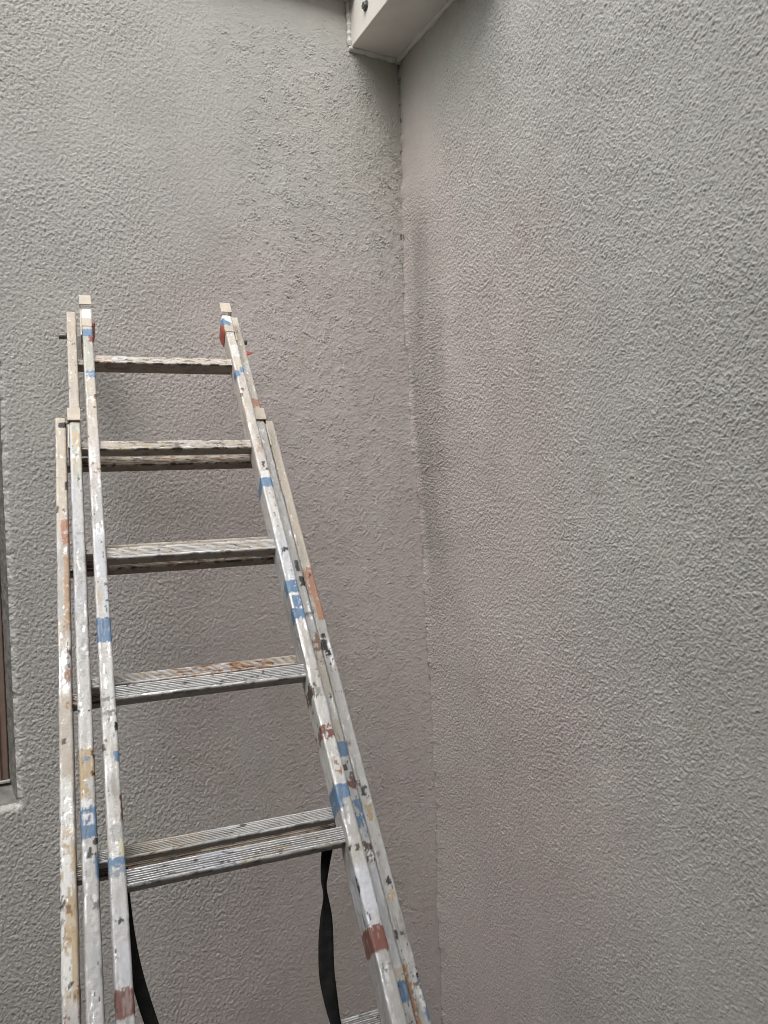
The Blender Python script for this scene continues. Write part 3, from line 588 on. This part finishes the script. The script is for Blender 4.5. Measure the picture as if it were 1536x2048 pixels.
def rung(half, cplane, btop, seed, coats, worn, grime, ribs=1.0, hs=1.0):
    """coats: (x0, x1, colour, cover, bare) with x 0..1 along the rung"""
    n = 190; xs_ = np.linspace(-half - 0.001, half + 0.001, n)
    seg = np.hypot(*(np.roll(RO, -1, 0) - RO).T); run = np.concatenate([[0], np.cumsum(seg)[:-1]])
    A, Vr = np.meshgrid(xs_, run, indexing='ij'); D0 = np.broadcast_to(RO[:, 0], A.shape); Z0 = np.broadcast_to(RO[:, 1], A.shape)
    c = np.broadcast_to(ALU * 0.95, A.shape + (3,)).copy(); mt = np.full(A.shape, 0.85); t = (A + half) / (2 * half)
    groove = (D0 > 0.0006) & (D0 < 0.0016) & (Z0 > 0.003) & (Z0 < RH - 0.003)
    for k, (ta, tb, colour, cover, bare) in enumerate(coats):
        nz = fbm(A * 60 + 5 * k, Vr * 130, seed + 3 * k, 5) + 0.25 * fbm(A * 30, Vr * 600, seed + 40 + k); th = (1 - 2 * cover) * 0.85
        te = t + 0.03 * fbm(A * 40, Vr * 150, seed + 80 + k)
        m = smooth(ta - .01, ta + .01, te) * smooth(tb + .01, tb - .01, te) * smooth(th - .1, th + .1, nz)
        lay(c, mt, m, np.asarray(colour) * (1 + .08 * fbm(A * 30, Vr * 60, seed + 60 + k))[..., None], bare)
    lay(c, mt, (0.55 if ribs > 0.5 else 0.12) * groove * smooth(-.5, .4, fbm(A * 25, Vr * 300, seed + 61)), DBROWN * 2.2, 0.0)
    lay(c, mt, worn * smooth(.1, .5, fbm(A * 22, Vr * 420, seed + 62)) * ((D0 < 0.0004) & (Z0 > .002)), ALU * 1.15, 0.9)
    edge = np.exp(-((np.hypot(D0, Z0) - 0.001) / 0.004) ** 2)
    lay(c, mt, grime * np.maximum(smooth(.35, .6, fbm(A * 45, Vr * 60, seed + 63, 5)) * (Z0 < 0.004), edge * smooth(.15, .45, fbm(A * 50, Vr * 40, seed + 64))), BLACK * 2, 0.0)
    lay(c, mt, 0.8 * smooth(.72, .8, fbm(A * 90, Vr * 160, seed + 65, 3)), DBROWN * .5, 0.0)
    under = (Z0 < 0.0015) & (D0 > 0.003); lay(c, mt, 0.75 * under, np.array([.26, .215, .175]), 0.0)  # underside painted darker brown: tan dirt with the shade under the rung put in
    w = 0.0005 * fbm(A * 30, Vr * 80, seed + 66)
    D1 = np.where(groove, D0 * ribs, D0)
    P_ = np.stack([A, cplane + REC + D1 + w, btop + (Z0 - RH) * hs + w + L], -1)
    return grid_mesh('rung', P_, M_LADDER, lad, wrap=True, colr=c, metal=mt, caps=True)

QM, QB = 0.052, 0.0571
COAT_F = {0: ([(0, 1, CREAM * 1.03, .97, 0), (.1, .6, WHITE * .95, .45, 0), (0, .15, RUST, .25, 0), (.1, 1, np.array([.2, .17, .14]), .25, 0)], .0, .95, .2), 1: ([(0, 1, CREAM, .97, 0), (.2, .9, WHITE * .92, .4, 0), (.1, .5, OCHRE * 1.2, .3, 0), (.2, 1, np.array([.19, .165, .14]), .28, 0)], .1, .95, .4),
          2: ([(0, 1, CREAM * 1.02, .9, 0), (0, 1, WHITE * .95, .6, 0)], .5, .7, .8), 3: ([(0, 1, LGREY * 1.05, .7, .2), (.05, .9, WHITE * .95, .45, 0)], .8, .7, 1), 4: ([(0, 1, LGREY * 1.02, .6, .3), (.3, .55, LAV, .6, 0), (.5, .95, CREAM * .9, .4, 0)], .9, .8, 1)}
COAT_M = {3: ([(0, 1, CREAM * 1.0, .85, 0), (.35, .8, RUST * 1.25, .6, 0), (0, .6, WHITE * .9, .45, 0)], .5, .5, 1), 4: ([(0, 1, LGREY * 1.1, .93, 0), (.05, .4, CREAM * .95, .7, 0), (.5, 1, WHITE * .92, .6, 0)], .3, .6, 1)}
nF = 10
for k in range(-1, nF):
    b = -k * SP
    if k >= 0:
        cfg = COAT_F.get(k, ([(0, 1, LGREY, .7, .3)], .7, .7, 1)); rung(WF, 0, b, 3000 + 100 * k, *cfg)
    if k >= 0 and b + QM < 0.2 and b + QM - 0.04 > bottom(PM):
        cfg = COAT_M.get(k, ([(0, 1, CREAM * .95, .9, 0)], .3, .6, .8) if k < 5 else ([(0, 1, LGREY * 1.1, .8, .1), (.6, 1, GREY * .6, .4, 0)], .7, .8, 1)); rung(WM, PM, b + QM + 0.0015, 5000 + 100 * k, *cfg, hs=0.79)
    if k >= 1 and b + QB - 0.04 > bottom(PB):
        rung(WB, PB, b + QB, 7000 + 100 * k, [(0, 1, TAN * .9, .9, 0), (0, 1, RUST, .3, 0), (.04, .14, DRED * .3, .8, 0), (0, 1, np.array([.16, .13, .11]), .35, 0)], .1, .95, .8)

# guide brackets, pins, end caps
def bracket(parent, s, a_in, a_out, cf, b0, b1, bside, cback):
    """bent sheet: a front tab over the next section's face and a side plate running back; s = -1 left, 1 right"""
    th = 0.003
    xo = a_out + 0.0035
    o1 = [(s * a_in, cf), (s * xo, cf), (s * xo, cback), (s * (xo - th), cback), (s * (xo - th), cf + th), (s * a_in, cf + th)]
    br = prism('guide_bracket', o1, 'z', b0 + L, b1 + L, M_TANMETAL, parent, 0.0008)
    pl = prism('bracket_plate', [(s * (xo - th), cf + 0.012), (s * xo, cf + 0.012), (s * xo, cback), (s * (xo - th), cback)], 'z', bside + L, b0 + L - 0.0005, M_TANMETAL, br)
    return br
bracket(st_ML, -1, WF - 0.001, WF + S + 0.001, -0.0065, 0.184, 0.224, 0.07, 0.075)
bracket(st_MR, 1, WF - 0.001, WF + S + 0.001, -0.0065, 0.180, 0.222, 0.07, 0.075)
bracket(st_BL, -1, WM - 0.001, WM + S + 0.0005, PM - 0.0065, -0.192, -0.150, -0.27, 0.13)
bracket(st_BR, 1, WM - 0.001, WM + S + 0.0005, PM - 0.0065, -0.190, -0.148, -0.27, 0.13)

def rod(name, p0, p1, r, mat, parent, m=16):
    p0, p1 = np.array(p0, float), np.array(p1, float); ax = (p1 - p0) / np.linalg.norm(p1 - p0)
    q = np.array([0, 0, 1.0]) if abs(ax[2]) < 0.9 else np.array([0, 1.0, 0]); e1 = np.cross(ax, q); e1 /= np.linalg.norm(e1); e2 = np.cross(ax, e1)
    an = np.linspace(0, 2 * math.pi, m, endpoint=False); ts = [0, .04, .96, 1]; rs = [r * .85, r, r, r * .85]
    Pp = np.array([[p0 + (p1 - p0) * tt + (math.cos(a) * e1 + math.sin(a) * e2) * r2 for a in an] for tt, r2 in zip(ts, rs)])
    return grid_mesh(name, Pp, mat, parent, wrap=True, caps=True)
rod('lock_pin', (-WM - S - 0.020, PM + 0.020, L + 0.158), (-WM - S + 0.004, PM + 0.020, L + 0.158), 0.0075, M_STEEL, st_ML)
rod('lock_pin', (WM + S - 0.004, PM + 0.020, L + 0.158), (WM + S + 0.014, PM + 0.020, L + 0.158), 0.0070, M_STEEL, st_MR)
tri = [(WM + S - 0.002, L + 0.088), (WM + S + 0.021, L + 0.1035), (WM + S - 0.002, L + 0.110)]
prism('red_tag', tri, 'y', PM + 0.012, PM + 0.0145, M_RED, st_MR)

def end_cap(parent, a0, inner, seed, red):
    """plastic cap over the top of a front stile, bulging on its inner side"""
    sec = section(S + 0.003, DEP + 0.003, 0.004); seg = np.hypot(*(np.roll(sec, -1, 0) - sec).T); run = np.concatenate([[0], np.cumsum(seg)[:-1]])
    bs = np.linspace(0.098, 0.1735, 60); B, Vr = np.meshgrid(bs, run, indexing='ij')
    tt = (B - 0.098) / 0.0755
    X = np.broadcast_to(sec[:, 0] - 0.0015, B.shape).copy(); Dp = np.broadcast_to(sec[:, 1] - 0.0015, B.shape).copy()
    bul = np.sin(np.clip(tt, 0, 1) * math.pi) ** 0.8 * 0.0065 * smooth(0.0, 0.25, Dp / DEP)
    side_in = (X > S * 0.55) if inner > 0 else (X < S * 0.45)
    X = X + inner * bul * side_in
    shrink = 1 - 0.10 * smooth(0.90, 1.0, tt); X = S / 2 + (X - S / 2) * shrink; Dp = DEP / 2 + (Dp - DEP / 2) * shrink
    front = Dp < 0.0025
    c = np.broadcast_to(PINKW * 1.05, B.shape + (3,)).copy(); mt = np.zeros(B.shape)
    n = fbm(Vr * 120, B * 90, seed)
    lay(c, mt, smooth(.35, .55, n + .3 * (0.5 - tt)), CREAM, 0)
    lay(c, mt, smooth(0.42, 0.44, tt + .03 * n), WHITE * 1.12, 0)
    innerface = np.where(inner > 0, X > S * 0.98, X < S * 0.02)
    lay(c, mt, innerface * smooth(.75, .45, tt + .15 * n) * red, np.array([.33, .075, .05]), 0)
    if inner > 0:
        lay(c, mt, smooth(.43, .42, tt + .02 * n), CREAM, 0)
        lay(c, mt, smooth(.50, .30, tt + .5 * n) * (X > S * .96), DRED * 1.2, 0)
    else:
        lay(c, mt, smooth(.40, .42, tt + .06 * n + .25 * X / S) * smooth(.80, .76, tt + .05 * n + .3 * X / S) * (Dp < .012), BLUE * 1.1, 0)
        lay(c, mt, (tt < .40 + .2 * n) * front, CREAM * .9, 0)
    P_ = np.stack([a0 + X, Dp, B + L], -1)
    return grid_mesh('end_cap', P_, M_LADDER, parent, wrap=True, colr=c, metal=mt, caps=True)
end_cap(st_FL, -WF - S, 1, 501, .5)
end_cap(st_FR, WF, -1, 502, 1.0)

# black webbing straps hanging behind the rungs
def strap(name, pts, label, thick=0.0016):
    """pts: (a, c, b, half width, twist) in ladder coordinates"""
    pts = np.array(pts, float); n = 120; s = np.linspace(0, len(pts) - 1, n); k = np.arange(len(pts))
    def cr(v):
        i = np.clip(np.floor(s).astype(int), 0, len(pts) - 2); f = s - i
        p0, p1, p2, p3 = v[np.clip(i - 1, 0, None)], v[i], v[i + 1], v[np.clip(i + 2, None, len(pts) - 1)]
        return 0.5 * (2 * p1 + (p2 - p0) * f + (2 * p0 - 5 * p1 + 4 * p2 - p3) * f ** 2 + (3 * p1 - p0 - 3 * p2 + p3) * f ** 3)
    a, c, b, hw, tw = [cr(pts[:, j]) for j in range(5)]
    Wc = O[None] + a[:, None] * r_ + c[:, None] * n_ + b[:, None] * u_
    loc = Wc.mean(0)
    fwd = np.array([math.sin(TH), math.cos(TH), 0]); rt = np.array([math.cos(TH), -math.sin(TH), 0])
    wd = np.cos(tw)[:, None] * rt + np.sin(tw)[:, None] * fwd; nm = -np.sin(tw)[:, None] * rt + np.cos(tw)[:, None] * fwd
    rows = []
    for q, e in ((-1, -1), (-.5, -1), (0, -1), (.5, -1), (1, -1), (1, 1), (.5, 1), (0, 1), (-.5, 1), (-1, 1)):
        rows.append(Wc + wd * (hw * q)[:, None] + nm * (e * thick / 2) - loc)
    o = grid_mesh(name, np.stack(rows, 1), M_WEB, None, wrap=True, caps=True)
    o.location = loc
    return tag(o, label, 'strap')
strap('webbing_strap', [(0.145, 0.030, -1.217, .0105, 0.5), (0.1373, 0.05, -1.244, .0115, .9), (0.1290, 0.05, -1.270, .0115, 1.2), (0.1246, 0.05, -1.292, .0115, 1.45), (0.1174, 0.05, -1.3295, .0115, 0.75), (0.1082, 0.05, -1.3692, .0115, 0.25), (0.1023, 0.05, -1.4013, .0115, 0.3), (0.1008, 0.05, -1.4331, .0115, 0.75), (0.101, 0.05, -1.4631, .0115, 1.1), (0.102, 0.05, -1.512, .0115, 1.0)], 'twisted black webbing strap hanging between the ladder rungs near its right stiles')
strap('webbing_strap', [(-0.170, 0.05, -1.195, .0090, .4), (-0.1690, 0.06, -1.2311, .0090, .4), (-0.1655, 0.06, -1.2867, .0090, .45), (-0.1590, 0.06, -1.3336, .0090, .5), (-0.1505, 0.06, -1.3729, .0090, .6), (-0.1425, 0.06, -1.4039, .0090, .4), (-0.132, 0.06, -1.4424, .0090, .3), (-0.120, .06, -1.49, .0090, .3)], 'black webbing strap slanting out from behind the ladder stile on the window side')
